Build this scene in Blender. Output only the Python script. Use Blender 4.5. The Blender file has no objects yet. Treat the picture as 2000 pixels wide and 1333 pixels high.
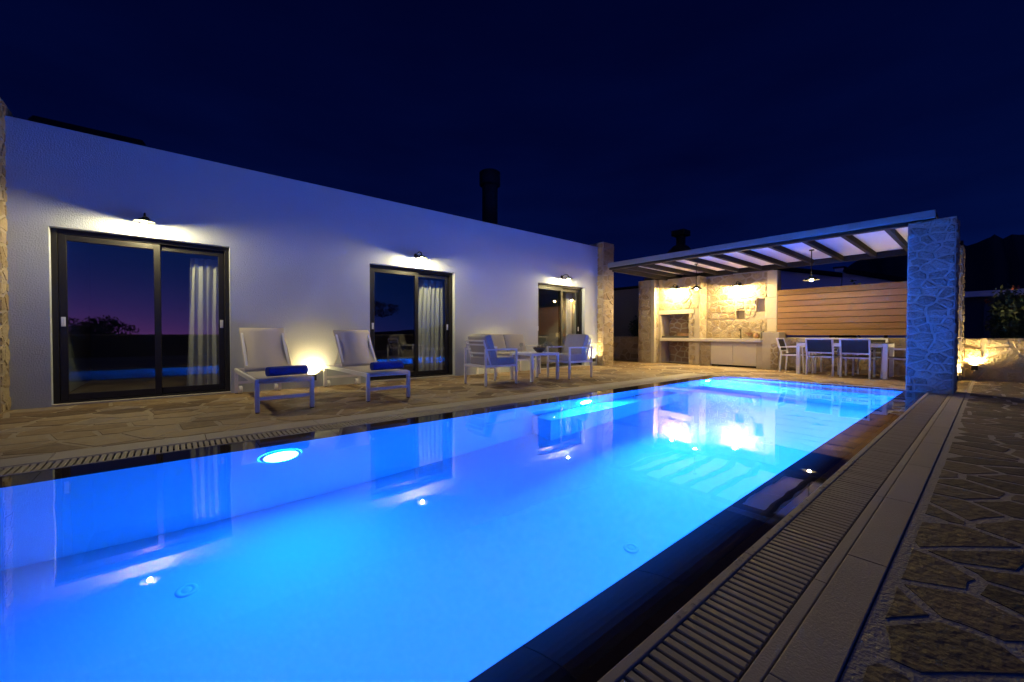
import bpy, bmesh, math, random
from mathutils import Vector, Matrix
random.seed(7)
sc = bpy.context.scene
COL = sc.collection

# ---------------------------------------------------------------- camera
CH = 0.8995
YAW, PITCH, ROLL, FPX = 0.8732052, 0.0160237, 0.00054483, 786.388
def cam_axes():
    cy, sy, cp, sp = math.cos(YAW), math.sin(YAW), math.cos(PITCH), math.sin(PITCH)
    f = Vector((cy*cp, sy*cp, -sp)); r = Vector((sy, -cy, 0)); u = r.cross(f)
    cr, sr = math.cos(ROLL), math.sin(ROLL)
    return cr*r+sr*u, -sr*r+cr*u, f
cr_, cu_, cf_ = cam_axes()
cd = bpy.data.cameras.new('camera'); cam = bpy.data.objects.new('camera', cd); COL.objects.link(cam)
cd.sensor_width = 36; cd.lens = FPX/2000*36; cd.clip_end = 3000; cd.clip_start = 0.05
m = Matrix((cr_, cu_, -cf_)).transposed().to_4x4(); m.translation = (0, 0, CH)
cam.matrix_world = m
sc.camera = cam

# ---------------------------------------------------------------- world: dusk sky, afterglow behind the viewer
w = bpy.data.worlds.new('World'); sc.world = w; w.use_nodes = True
nt = w.node_tree; nt.nodes.clear()
def N(t, **k):
    n = nt.nodes.new(t)
    for a, b in k.items(): setattr(n, a, b)
    return n
def mth(op, a, b=None, c=None):
    n = N('ShaderNodeMath', operation=op)
    for i, v in enumerate((a, b, c)):
        if v is None: continue
        if isinstance(v, (int, float)): n.inputs[i].default_value = v
        else: nt.links.new(v, n.inputs[i])
    return n.outputs[0]
tc = N('ShaderNodeTexCoord'); sep = N('ShaderNodeSeparateXYZ'); nt.links.new(tc.outputs['Generated'], sep.inputs[0])
dx, dy, dz = sep.outputs
az = mth('ADD', mth('MULTIPLY', dx, -0.55), mth('MULTIPLY', dy, -0.835))
t = mth('POWER', mth('MAXIMUM', mth('MULTIPLY_ADD', az, 0.5, 0.5), 0.0), 3.0)
t = mth('MULTIPLY', t, mth('EXPONENT', mth('MULTIPLY', mth('MAXIMUM', dz, 0.0), -2.6)))
mix = N('ShaderNodeMix', data_type='RGBA'); nt.links.new(t, mix.inputs[0])
mix.inputs[6].default_value = (0.0002, 0.0007, 0.0155, 1)
mix.inputs[7].default_value = (0.0004, 0.085, 0.62, 1)
zz = mth('MAXIMUM', dz, 0.0)
g1 = mth('EXPONENT', mth('MULTIPLY', zz, -22.0))
g2 = mth('MULTIPLY', g1, mth('POWER', mth('MAXIMUM', az, 0.0), 5.0))
glow = N('ShaderNodeMix', data_type='RGBA', blend_type='ADD'); nt.links.new(g2, glow.inputs[0])
nt.links.new(mix.outputs[2], glow.inputs[6]); glow.inputs[7].default_value = (0.80, 0.10, 0.07, 1)
g3 = mth('EXPONENT', mth('MULTIPLY', zz, -3.5))
noi = N('ShaderNodeTexNoise'); noi.inputs['Scale'].default_value = 3.2; noi.inputs['Detail'].default_value = 5
mp = N('ShaderNodeMapping'); mp.inputs['Scale'].default_value = (1, 1, 4); nt.links.new(tc.outputs['Generated'], mp.inputs[0]); nt.links.new(mp.outputs[0], noi.inputs['Vector'])
g3 = mth('MULTIPLY', g3, mth('MULTIPLY_ADD', noi.outputs[0], 1.7, 0.15))
hz = N('ShaderNodeMix', data_type='RGBA', blend_type='ADD'); nt.links.new(g3, hz.inputs[0])
nt.links.new(glow.outputs[2], hz.inputs[6]); hz.inputs[7].default_value = (0.0007, 0.0045, 0.042, 1)
bg = N('ShaderNodeBackground'); nt.links.new(hz.outputs[2], bg.inputs[0]); bg.inputs[1].default_value = 1.0
wo = N('ShaderNodeOutputWorld'); nt.links.new(bg.outputs[0], wo.inputs[0])

# ---------------------------------------------------------------- render settings
vs = sc.view_settings; vs.view_transform = 'Standard'; vs.look = 'None'; vs.exposure = 0; vs.gamma = 1; vs.use_curve_mapping = False
cy = sc.cycles
try:
    cy.use_denoising = True; cy.denoiser = 'OPENIMAGEDENOISE'
except Exception: pass
cy.max_bounces = 10; cy.diffuse_bounces = 5; cy.glossy_bounces = 5; cy.transmission_bounces = 8; cy.transparent_max_bounces = 12
cy.sample_clamp_indirect = 70; cy.blur_glossy = 0.3; cy.caustics_refractive = True; cy.caustics_reflective = False

# ---------------------------------------------------------------- materials
MATS = {}
def mat(name, col, rough=0.7, metal=0.0, var=0.0, vscale=6.0, bump=0.0, bscale=60.0, objrand=0.0, ramp=None, spec=0.5, coat=0.0, stretch=None, bdist=0.01, grain=None):
    mt = bpy.data.materials.new(name); mt.use_nodes = True; t = mt.node_tree; L = t.links
    b = t.nodes['Principled BSDF']; b.inputs['Roughness'].default_value = rough; b.inputs['Metallic'].default_value = metal
    b.inputs['Base Color'].default_value = (*col, 1); b.inputs['Specular IOR Level'].default_value = spec
    b.inputs['Coat Weight'].default_value = coat
    if var or objrand or ramp or bump:
        geo = t.nodes.new('ShaderNodeNewGeometry'); oi = t.nodes.new('ShaderNodeObjectInfo')
        vec = geo.outputs['Position']
        if stretch:
            mpn = t.nodes.new('ShaderNodeMapping'); mpn.inputs['Scale'].default_value = stretch
            L.new(vec, mpn.inputs[0]); vec = mpn.outputs[0]
        n1 = t.nodes.new('ShaderNodeTexNoise'); n1.inputs['Scale'].default_value = vscale; n1.inputs['Detail'].default_value = 7
        n1.inputs['Roughness'].default_value = 0.65
        L.new(vec, n1.inputs['Vector'])
        if ramp:
            add = t.nodes.new('ShaderNodeMath'); add.operation = 'MULTIPLY_ADD'
            L.new(oi.outputs['Random'], add.inputs[0]); add.inputs[1].default_value = objrand
            mm = t.nodes.new('ShaderNodeMath'); mm.operation = 'MULTIPLY_ADD'; L.new(n1.outputs[0], mm.inputs[0])
            mm.inputs[1].default_value = var; mm.inputs[2].default_value = 0.5-0.5*var-0.5*objrand
            L.new(mm.outputs[0], add.inputs[2])
            cr = t.nodes.new('ShaderNodeValToRGB'); el = cr.color_ramp.elements
            while len(el) < len(ramp): el.new(0.5)
            for i, (p, c) in enumerate(ramp): el[i].position = p; el[i].color = (*c, 1)
            L.new(add.outputs[0], cr.inputs[0]); L.new(cr.outputs[0], b.inputs['Base Color'])
        elif var or objrand:
            hs = t.nodes.new('ShaderNodeHueSaturation'); hs.inputs['Color'].default_value = (*col, 1)
            mm = t.nodes.new('ShaderNodeMath'); mm.operation = 'MULTIPLY_ADD'; L.new(n1.outputs[0], mm.inputs[0])
            mm.inputs[1].default_value = var*2; mm.inputs[2].default_value = 1-var-objrand*0.5
            ad = t.nodes.new('ShaderNodeMath'); ad.operation = 'MULTIPLY_ADD'; L.new(oi.outputs['Random'], ad.inputs[0])
            ad.inputs[1].default_value = objrand; L.new(mm.outputs[0], ad.inputs[2])
            L.new(ad.outputs[0], hs.inputs['Value']); L.new(hs.outputs[0], b.inputs['Base Color'])
        if bump:
            n2 = t.nodes.new('ShaderNodeTexNoise'); n2.inputs['Scale'].default_value = bscale; n2.inputs['Detail'].default_value = 4
            L.new(vec, n2.inputs['Vector'])
            bp = t.nodes.new('ShaderNodeBump'); bp.inputs['Strength'].default_value = bump; bp.inputs['Distance'].default_value = bdist
            L.new(n2.outputs[0], bp.inputs['Height']); L.new(bp.outputs[0], b.inputs['Normal'])
    MATS[name] = mt; return mt
def emis(name, col, s):
    mt = bpy.data.materials.new(name); mt.use_nodes = True; t = mt.node_tree; t.nodes.clear()
    e = t.nodes.new('ShaderNodeEmission'); e.inputs[0].default_value = (*col, 1); e.inputs[1].default_value = s
    o = t.nodes.new('ShaderNodeOutputMaterial'); t.links.new(e.outputs[0], o.inputs[0]); MATS[name] = mt; return mt

mat('plaster', (0.445, 0.49, 0.53), 0.9, var=0.06, vscale=1.5, bump=0.55, bscale=70, bdist=0.012)
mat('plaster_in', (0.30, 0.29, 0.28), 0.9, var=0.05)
mat('floor_in', (0.10, 0.085, 0.07), 0.5, var=0.1)
mat('roofing', (0.02, 0.02, 0.02), 0.9, var=0.2, spec=0.1)
mat('mortar', (0.40, 0.32, 0.22), 0.95, var=0.18, vscale=9, bump=0.6, bscale=90)
mat('mortar_wall', (0.36, 0.30, 0.21), 0.95, var=0.15, vscale=9, bump=0.6, bscale=80)
PAV = [(0.0, (0.075, 0.045, 0.022)), (0.25, (0.17, 0.105, 0.05)), (0.5, (0.28, 0.185, 0.088)), (0.72, (0.36, 0.265, 0.15)), (0.86, (0.30, 0.235, 0.175)), (1.0, (0.20, 0.15, 0.115))]
mat('paving_stone', (0.3, 0.24, 0.17), 0.72, var=0.75, vscale=7, bump=0.5, bscale=22, objrand=0.75, ramp=PAV, bdist=0.005)
PAVD = [(0.0, (0.045, 0.038, 0.034)), (0.35, (0.10, 0.082, 0.066)), (0.6, (0.16, 0.125, 0.09)), (0.8, (0.20, 0.16, 0.12)), (1.0, (0.13, 0.12, 0.11))]
mat('paving_stone_dark', (0.15, 0.12, 0.1), 0.7, var=0.8, vscale=9, bump=0.8, bscale=24, objrand=0.5, ramp=PAVD, bdist=0.014)
WST = [(0.0, (0.14, 0.095, 0.05)), (0.3, (0.26, 0.19, 0.105)), (0.6, (0.36, 0.285, 0.175)), (1.0, (0.43, 0.37, 0.26))]
mat('wall_stone', (0.4, 0.33, 0.22), 0.85, var=0.6, vscale=10, bump=1.0, bscale=30, objrand=0.45, ramp=WST, bdist=0.035)
GST = [(0.0, (0.11, 0.095, 0.078)), (0.35, (0.25, 0.225, 0.19)), (0.7, (0.36, 0.335, 0.295)), (1.0, (0.46, 0.43, 0.39))]
mat('column_stone', (0.3, 0.27, 0.23), 0.85, var=1.0, vscale=30, bump=1.0, bscale=48, objrand=0.5, ramp=GST, bdist=0.03)
mat('quoin', (0.45, 0.39, 0.28), 0.85, var=0.12, vscale=8, bump=0.5, bscale=50)
mat('concrete', (0.46, 0.41, 0.35), 0.75, var=0.10, vscale=5, bump=0.25, bscale=120)
mat('slab', (0.40, 0.355, 0.31), 0.7, var=0.14, vscale=4, bump=0.25, bscale=150, objrand=0.08)
mat('grate', (0.36, 0.31, 0.255), 0.65, var=0.08, bump=0.15, bscale=200, objrand=0.12)
mat('channel', (0.012, 0.011, 0.011), 0.9)
mat('lip_tile', (0.034, 0.024, 0.021), 0.5, var=0.3, vscale=3, objrand=0.3, coat=1.0, bump=0.12, bscale=6)
lb = MATS['lip_tile'].node_tree.nodes['Principled BSDF']; lb.inputs['Coat IOR'].default_value = 1.33; lb.inputs['Coat Roughness'].default_value = 0.04; lb.inputs['Specular IOR Level'].default_value = 0.0; lb.inputs['Roughness'].default_value = 0.95
mat('lip_under', (0.034, 0.026, 0.024), 0.9, var=0.3, vscale=3, objrand=0.3, spec=0.1)
mat('liner', (0.45, 0.84, 0.92), 0.8, var=0.03, vscale=1.0)
mat('white_metal', (0.74, 0.74, 0.73), 0.38, spec=0.5)
mat('white_plastic', (0.78, 0.78, 0.76), 0.5)
mat('sling', (0.52, 0.47, 0.41), 0.85, var=0.04, vscale=20, bump=0.2, bscale=500)
mat('cushion', (0.42, 0.40, 0.37), 0.95, var=0.06, vscale=8, bump=0.35, bscale=300)
mat('dark_sling', (0.018, 0.017, 0.018), 0.7, bump=0.3, bscale=400)
mat('towel', (0.012, 0.045, 0.30), 0.98, var=0.2, vscale=40, bump=0.8, bscale=260, bdist=0.006)
mat('anthracite', (0.016, 0.015, 0.0145), 0.4, spec=0.35)
mat('black_metal', (0.010, 0.010, 0.010), 0.6, spec=0.2)
mat('curtain', (0.62, 0.61, 0.57), 0.95, bump=0.2, bscale=300)
mat('beam', (0.032, 0.029, 0.027), 0.75, var=0.1, spec=0.08)
mat('fascia', (0.24, 0.235, 0.23), 0.5, var=0.06, stretch=(1, .2, 6))
mat('ceiling', (0.74, 0.72, 0.69), 0.75, var=0.03)
WD = [(0.0, (0.12, 0.058, 0.018)), (0.5, (0.22, 0.112, 0.036)), (1.0, (0.31, 0.172, 0.065))]
mat('wood', (0.33, 0.16, 0.06), 0.55, var=0.8, vscale=7, objrand=0.4, ramp=WD, stretch=(6, 0.5, 9), bump=0.3, bscale=14, bdist=0.004)
mat('quoin_dark', (0.06, 0.065, 0.07), 0.9)
mat('worktop', (0.50, 0.45, 0.36), 0.45, var=0.1, vscale=12)
mat('cabinet', (0.50, 0.45, 0.36), 0.5)
mat('firebrick', (0.25, 0.16, 0.09), 0.9, var=0.4, vscale=6, bump=0.6, bscale=25)
mat('soot', (0.06, 0.05, 0.04), 0.9)
mat('bowl', (0.06, 0.04, 0.03), 0.4)
mat('dry_leaf', (0.22, 0.18, 0.10), 0.8, var=0.4, vscale=40)
mat('ceramic', (0.25, 0.13, 0.06), 0.4, var=0.3, vscale=30)
mat('ground_soil', (0.055, 0.045, 0.03), 0.95, var=0.4, vscale=2)
mat('hill_soil', (0.025, 0.028, 0.018), 0.95, var=0.4, vscale=0.1)
mat('leaf', (0.05, 0.075, 0.03), 0.6, var=0.5, vscale=5)
mat('bark', (0.09, 0.065, 0.045), 0.9, var=0.4)
mat('petal', (0.42, 0.10, 0.05), 0.7)
mat('neighbour_white', (0.80, 0.81, 0.82), 0.9, var=0.03)
mat('table_dark', (0.07, 0.07, 0.075), 0.25)
mat('lens_glass', (0.3, 0.3, 0.3), 0.1)
WARM = (1.0, 0.84, 0.42)
WARMK = (1.0, 0.74, 0.31)
emis('bulb', WARM, 4600)
emis('bulb_kitchen', WARMK, 15000)
emis('bulb_soft', WARMK, 1900)
emis('uplight', WARMK, 1900)
emis('uplight_hot', WARMK, 2500)
emis('pool_led', (0.002, 0.135, 1.0), 4000)
emis('pool_led_weak', (0.005, 0.135, 1.0), 820)

def glassmat(name, f0, tint=(1, 1, 1), rough=0.0):
    """thin pane: two-sided Schlick mix of mirror and clear"""
    mt = bpy.data.materials.new(name); mt.use_nodes = True; t = mt.node_tree; t.nodes.clear()
    lw = t.nodes.new('ShaderNodeLayerWeight'); lw.inputs['Blend'].default_value = 0.5
    pw = t.nodes.new('ShaderNodeMath'); pw.operation = 'POWER'; pw.inputs[1].default_value = 5.0; t.links.new(lw.outputs['Facing'], pw.inputs[0])
    ma = t.nodes.new('ShaderNodeMath'); ma.operation = 'MULTIPLY_ADD'; ma.inputs[1].default_value = 1-f0; ma.inputs[2].default_value = f0; t.links.new(pw.outputs[0], ma.inputs[0])
    tr = t.nodes.new('ShaderNodeBsdfTransparent'); tr.inputs[0].default_value = (*tint, 1)
    gl = t.nodes.new('ShaderNodeBsdfGlossy'); gl.inputs['Roughness'].default_value = rough
    mx = t.nodes.new('ShaderNodeMixShader'); o = t.nodes.new('ShaderNodeOutputMaterial')
    t.links.new(ma.outputs[0], mx.inputs[0]); t.links.new(tr.outputs[0], mx.inputs[1]); t.links.new(gl.outputs[0], mx.inputs[2]); t.links.new(mx.outputs[0], o.inputs[0])
    MATS[name] = mt
glassmat('pane', 0.19, (0.78, 0.83, 0.81))
glassmat('drinking_glass', 0.05, (0.93, 0.94, 0.94))
mt = bpy.data.materials.new('water'); mt.use_nodes = True; t_ = mt.node_tree; t_.nodes.clear()
gl = t_.nodes.new('ShaderNodeBsdfGlass'); gl.inputs['IOR'].default_value = 1.33; gl.inputs['Roughness'].default_value = 0.0
gl.inputs['Color'].default_value = (1, 1, 1, 1)
gp = t_.nodes.new('ShaderNodeNewGeometry'); nn = t_.nodes.new('ShaderNodeTexNoise'); nn.inputs['Scale'].default_value = 1.3; nn.inputs['Detail'].default_value = 2
bp = t_.nodes.new('ShaderNodeBump'); bp.inputs['Strength'].default_value = 0.14; bp.inputs['Distance'].default_value = 0.02
oo = t_.nodes.new('ShaderNodeOutputMaterial')
t_.links.new(gp.outputs['Position'], nn.inputs['Vector']); t_.links.new(nn.outputs[0], bp.inputs['Height']); t_.links.new(bp.outputs[0], gl.inputs['Normal']); t_.links.new(gl.outputs[0], oo.inputs[0])
MATS['water'] = mt
glassmat('drop_glass', 0.06, (0.9, 0.9, 0.9))

# ---------------------------------------------------------------- mesh helpers
class MB:
    def __init__(s): s.v = []; s.f = []
    def quad(s, a, b, c, d):
        i = len(s.v); s.v += [tuple(a), tuple(b), tuple(c), tuple(d)]; s.f.append((i, i+1, i+2, i+3)); return s
    def box(s, x0, x1, y0, y1, z0, z1):
        i = len(s.v)
        s.v += [(x0, y0, z0), (x1, y0, z0), (x1, y1, z0), (x0, y1, z0), (x0, y0, z1), (x1, y0, z1), (x1, y1, z1), (x0, y1, z1)]
        for q in ((0, 3, 2, 1), (4, 5, 6, 7), (0, 1, 5, 4), (1, 2, 6, 5), (2, 3, 7, 6), (3, 0, 4, 7)): s.f.append(tuple(i+k for k in q))
        return s
    def bar(s, a, b, w, h, up=(0, 0, 1)):
        a, b = Vector(a), Vector(b); d = (b-a).normalized(); up = Vector(up)
        if abs(d.dot(up)) > 0.98: up = Vector((1, 0, 0))
        r = d.cross(up).normalized(); u = r.cross(d).normalized(); i = len(s.v)
        for p in (a, b):
            for sx, sy in ((-1, -1), (1, -1), (1, 1), (-1, 1)): s.v.append(tuple(p+r*(sx*w/2)+u*(sy*h/2)))
        for k in range(4): s.f.append((i+k, i+(k+1) % 4, i+4+(k+1) % 4, i+4+k))
        s.f.append((i+3, i+2, i+1, i)); s.f.append((i+4, i+5, i+6, i+7)); return s
    def tube(s, pts, rad, n=10, cap=True):
        pts = [Vector(p) for p in pts]; R = rad if isinstance(rad, (list, tuple)) else [rad]*len(pts); i0 = len(s.v); pu = None
        for k, p in enumerate(pts):
            d = (pts[min(k+1, len(pts)-1)]-pts[max(k-1, 0)]).normalized()
            ref = pu if pu is not None else (Vector((0, 0, 1)) if abs(d.z) < 0.9 else Vector((1, 0, 0)))
            r = d.cross(ref).normalized(); u = r.cross(d).normalized(); pu = u
            for j in range(n):
                a = 2*math.pi*j/n; s.v.append(tuple(p+(r*math.cos(a)+u*math.sin(a))*R[k]))
        for k in range(len(pts)-1):
            for j in range(n): s.f.append((i0+k*n+j, i0+k*n+(j+1) % n, i0+(k+1)*n+(j+1) % n, i0+(k+1)*n+j))
        if cap:
            s.f.append(tuple(i0+j for j in reversed(range(n)))); s.f.append(tuple(i0+(len(pts)-1)*n+j for j in range(n)))
        return s
    def lathe(s, prof, c=(0, 0, 0), n=20, axis='z'):
        i0 = len(s.v); c = Vector(c)
        for r, h in prof:
            for j in range(n):
                a = 2*math.pi*j/n; x, y = r*math.cos(a), r*math.sin(a)
                p = {'z': (x, y, h), 'y': (x, h, y), 'x': (h, x, y)}[axis]; s.v.append(tuple(c+Vector(p)))
        for k in range(len(prof)-1):
            for j in range(n): s.f.append((i0+k*n+j, i0+k*n+(j+1) % n, i0+(k+1)*n+(j+1) % n, i0+(k+1)*n+j))
        return s
    def build(s, name, m, parent=None, bevel=0.0, smooth=False, seg=2):
        me = bpy.data.meshes.new(name); me.from_pydata(s.v, [], s.f); me.update()
        if smooth:
            bm = bmesh.new(); bm.from_mesh(me); bmesh.ops.recalc_face_normals(bm, faces=bm.faces); bm.to_mesh(me); bm.free()
            for p in me.polygons: p.use_smooth = True
        me.materials.append(MATS[m])
        o = bpy.data.objects.new(name, me); COL.objects.link(o)
        if parent: o.parent = parent
        if bevel:
            b = o.modifiers.new('bevel', 'BEVEL'); b.width = bevel; b.segments = seg; b.limit_method = 'ANGLE'; b.harden_normals = False
        return o
def tag(o, label=None, cat=None, group=None, kind=None):
    if label: o['label'] = label
    if cat: o['category'] = cat
    if group: o['group'] = group
    if kind: o['kind'] = kind
    return o
def empty(name, loc=(0, 0, 0), rz=0.0, label=None, cat=None, group=None):
    o = bpy.data.objects.new(name, None); COL.objects.link(o); o.location = loc; o.rotation_euler = (0, 0, rz); o.empty_display_size = 0.1
    return tag(o, label, cat, group)
def copy_tree(o, parent=None):
    c = o.copy(); COL.objects.link(c)
    if parent: c.parent = parent
    for ch in list(o.children): copy_tree(ch, c)
    return c
def sphere(mb, c, r, n=8, rings=6):
    prof = [(max(1e-4, r*math.sin(math.pi*k/rings)), -r*math.cos(math.pi*k/rings)) for k in range(rings+1)]
    return mb.lathe(prof, c, n)

# ---------------------------------------------------------------- stone fields
def clip(poly, px, py, nx, ny):
    out = []; L = len(poly)
    for i in range(L):
        a, b = poly[i], poly[(i+1) % L]
        da = (a[0]-px)*nx+(a[1]-py)*ny; db = (b[0]-px)*nx+(b[1]-py)*ny
        if da <= 0: out.append(a)
        if (da < 0 < db) or (db < 0 < da):
            t = da/(da-db); out.append((a[0]+(b[0]-a[0])*t, a[1]+(b[1]-a[1])*t))
    return out
def area(p): return 0.5*sum(p[i][0]*p[(i+1) % len(p)][1]-p[(i+1) % len(p)][0]*p[i][1] for i in range(len(p)))
def cells(u0, u1, v0, v1, size, asp=1.0, joint=0.02, drop=0.18, jit=0.42, rnd=random, pull=.09):
    """irregular stone outlines filling a rectangle; asp>1 lengthens stones along u"""
    su, sv = size*math.sqrt(asp), size/math.sqrt(asp)
    nu, nv = max(1, round((u1-u0)/su)), max(1, round((v1-v0)/sv)); du, dv = (u1-u0)/nu, (v1-v0)/nv
    grid = {}
    for j in range(-2, nv+2):
        for i in range(-2, nu+2):
            if rnd.random() < drop: continue
            off = 0.5 if j % 2 else 0.0
            grid.setdefault((i, j), (u0+(i+0.5+(off-0.25)+rnd.uniform(-jit, jit))*du, v0+(j+0.5+rnd.uniform(-jit, jit))*dv))
    out = []
    for (i, j), (x, y) in grid.items():
        poly = [(u0+joint/2, v0+joint/2), (u1-joint/2, v0+joint/2), (u1-joint/2, v1-joint/2), (u0+joint/2, v1-joint/2)]
        for b in range(-3, 4):
            for a in range(-3, 4):
                q = grid.get((i+a, j+b))
                if q is None or (a == 0 and b == 0): continue
                qx, qy = q; ex, ey = qx-x, (qy-y); l = math.hypot(ex, ey)
                if l < 1e-4: continue
                # metric stretched so that stones get long along u
                k = (du/dv)
                ex2, ey2 = ex, ey*k*k; l2 = math.hypot(ex2, ey2); nx, ny = ex2/l2, ey2/l2
                mx, my = (x+qx)/2, (y+qy)/2
                poly = clip(poly, mx-nx*joint/2, my-ny*joint/2, nx, ny)
                if len(poly) < 3: break
            if len(poly) < 3: break
        if len(poly) < 3 or area(poly) < 0.12*du*dv: continue
        # chipped outline: jittered corners and edge midpoints
        res = []; L = len(poly); jm = 0.035*min(du, dv)
        for k in range(L):
            p, b = poly[k], poly[(k+1) % L]; lb = math.hypot(b[0]-p[0], b[1]-p[1])
            if lb < 0.08*min(du, dv): continue
            res.append(p)
            if lb > 0.30*min(du, dv):
                q = rnd.uniform(.35, .65); nx, ny = (b[1]-p[1])/lb, -(b[0]-p[0])/lb; e = rnd.uniform(-1.0, .4)*jm
                res.append((p[0]+(b[0]-p[0])*q+nx*e, p[1]+(b[1]-p[1])*q+ny*e))
        if len(res) < 3: continue
        # corners pulled in a little
        cx = sum(p[0] for p in res)/len(res); cyy = sum(p[1] for p in res)/len(res); far = max(math.hypot(p[0]-cx, p[1]-cyy) for p in res)
        res = [(cx+(p[0]-cx)*(1-rnd_c*(math.hypot(p[0]-cx, p[1]-cyy)/far)**3), cyy+(p[1]-cyy)*(1-rnd_c*(math.hypot(p[0]-cx, p[1]-cyy)/far)**3)) for p in res for rnd_c in (rnd.uniform(.0, pull),)]
        cx = sum(p[0] for p in res)/len(res); cyy = sum(p[1] for p in res)/len(res)
        res = [(cx+(p[0]-cx)*(1-rnd.uniform(0, pull*.5)), cyy+(p[1]-cyy)*(1-rnd.uniform(0, pull*.5))) for p in res]
        res = [(min(max(p[0], u0), u1), min(max(p[1], v0), v1)) for p in res]
        out.append((cx, cyy, res))
    return out
def stone_mb(mb, cx, cy_, poly, O, U, V, Nn, th, ins, rnd=random, base=-0.012):
    """one stone: skirt sunk in the mortar, rounded shoulder, slightly tilted uneven top"""
    i0 = len(mb.v); n = len(poly); kt = min(.035, th*1.6); tx, ty = rnd.uniform(-kt, kt), rnd.uniform(-kt, kt); h = th*rnd.uniform(0.55, 1.25)
    def P(u, v, d): return tuple(O+U*u+V*v+Nn*d)
    for (u, v) in poly: mb.v.append(P(u, v, base))
    for (u, v) in poly:
        l = math.hypot(u-cx, v-cy_) or 1; k = 1-min(0.4, ins*rnd.uniform(.6, 1.4)/l); uu, vv = cx+(u-cx)*k, cy_+(v-cy_)*k
        mb.v.append(P(uu, vv, h+(uu-cx)*tx+(vv-cy_)*ty+rnd.uniform(-.12, .12)*th))
    mb.v.append(P(cx, cy_, h*rnd.uniform(1.0, 1.25)))
    for k in range(n):
        a, b = k, (k+1) % n
        mb.f.append((i0+a, i0+b, i0+n+b, i0+n+a)); mb.f.append((i0+n+a, i0+n+b, i0+2*n))
    return mb
def stones(parent, name, m, O, U, V, u0, u1, v0, v1, size, asp=1.3, joint=0.02, th=0.012, ins=0.012, keep=None, maxn=300, drop=0.18, jit=.42, seed=None, pull=.09):
    """lay stones on the plane O+uU+vV as children of parent; returns count"""
    rnd = random.Random(seed if seed is not None else hash((round(u0, 3), round(v0, 3), round(u1, 3))) & 0xffff)
    O, U, V = Vector(O), Vector(U), Vector(V); Nn = U.cross(V)
    cs = cells(u0, u1, v0, v1, size, asp, joint, drop, jit, rnd, pull)
    if keep: cs = [c for c in cs if keep(c[0], c[1])]
    def score(c):
        p = O+U*c[0]+V*c[1]-Vector((0, 0, CH)); d = p.length; z = p.dot(cf_)
        s = area(c[2])*abs(p.dot(Nn))/d/(d*d)
        x, y = (p.dot(cr_)/z, p.dot(cu_)/z) if z > 0 else (9, 9)
        return s if abs(x) < 1.3 and abs(y) < .87 else s*1e-3
    cs.sort(key=score, reverse=True); rest = MB()
    for k, (cx, c_y, poly) in enumerate(cs):
        if k < maxn: stone_mb(MB_ := MB(), cx, c_y, poly, O, U, V, Nn, th, ins, rnd); MB_.build(name, m, parent)
        else: stone_mb(rest, cx, c_y, poly, O, U, V, Nn, th, ins, rnd)
    if rest.v: tag(rest.build(name, m, parent), kind='stuff')
    return len(cs)

# ================================================================ LARGE STRUCTURE
H = 7.474           # house wall plane
PX0, PX1 = -4.0, 9.17
PY0, PY1 = 0.906, 3.75        # basin walls
LY0, LY1 = 0.65, 4.03         # overflow lips
# ground with an opening for the terrace and pool
g = MB(); B = 900
for a in ((-B, B, -B, -9), (-B, B, 16, B), (-B, -9, -9, 16), (16, B, -9, 16)):
    g.quad((a[0], a[2], -0.12), (a[1], a[2], -0.12), (a[1], a[3], -0.12), (a[0], a[3], -0.12))
g.box(-9, 16, H+.05, 16, -.3, -.12); g.box(12.46, 16, -9, H+.05, -.3, -.12)
tag(g.build('ground', 'ground_soil'), kind='structure')

# terrace beds (mortar) and paving stones
t1 = MB(); t1.box(-9, 12.2, 4.555, H+.02, -0.3, -0.001); t1.box(PX1+.05, 12.2, 0.246, 4.555, -0.3, -0.001); t1.box(-9, PX0-.3, 0.246, 4.555, -.3, -.001)
terr = tag(t1.build('terrace', 'mortar'), kind='structure')
def keepT(u, v):
    return True
fields = []
stones(terr, 'paving_stone', 'paving_stone', (0, 0, 0), (1, 0, 0), (0, 1, 0), -4.2, 9.3, 4.56, H-.005, 0.33, 1.3, 0.022, 0.0025, 0.005, seed=11, maxn=230, pull=.05)
stones(terr, 'paving_stone', 'paving_stone', (0, 0, 0), (1, 0, 0), (0, 1, 0), 9.3, 12.18, 0.25, H+1.4, 0.33, 1.2, 0.022, 0.0025, 0.005, seed=12, maxn=70, pull=.05)
t2 = MB(); t2.box(-9, 12.2, -9, 0.244, -0.3, -0.0015)
mat('mortar_grey', (0.42, 0.39, 0.36), 0.95, var=0.2, vscale=12, bump=0.8, bscale=70)
path = tag(t2.build('path', 'mortar_grey'), kind='structure')
stones(path, 'paving_stone', 'paving_stone_dark', (0, 0, 0), (1, 0, 0), (0, 1, 0), -2.5, 12.18, -4.2, 0.222, 0.255, 0.85, 0.026, 0.0014, 0.004, seed=5, maxn=290, jit=.4, drop=.15, pull=.04)

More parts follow.
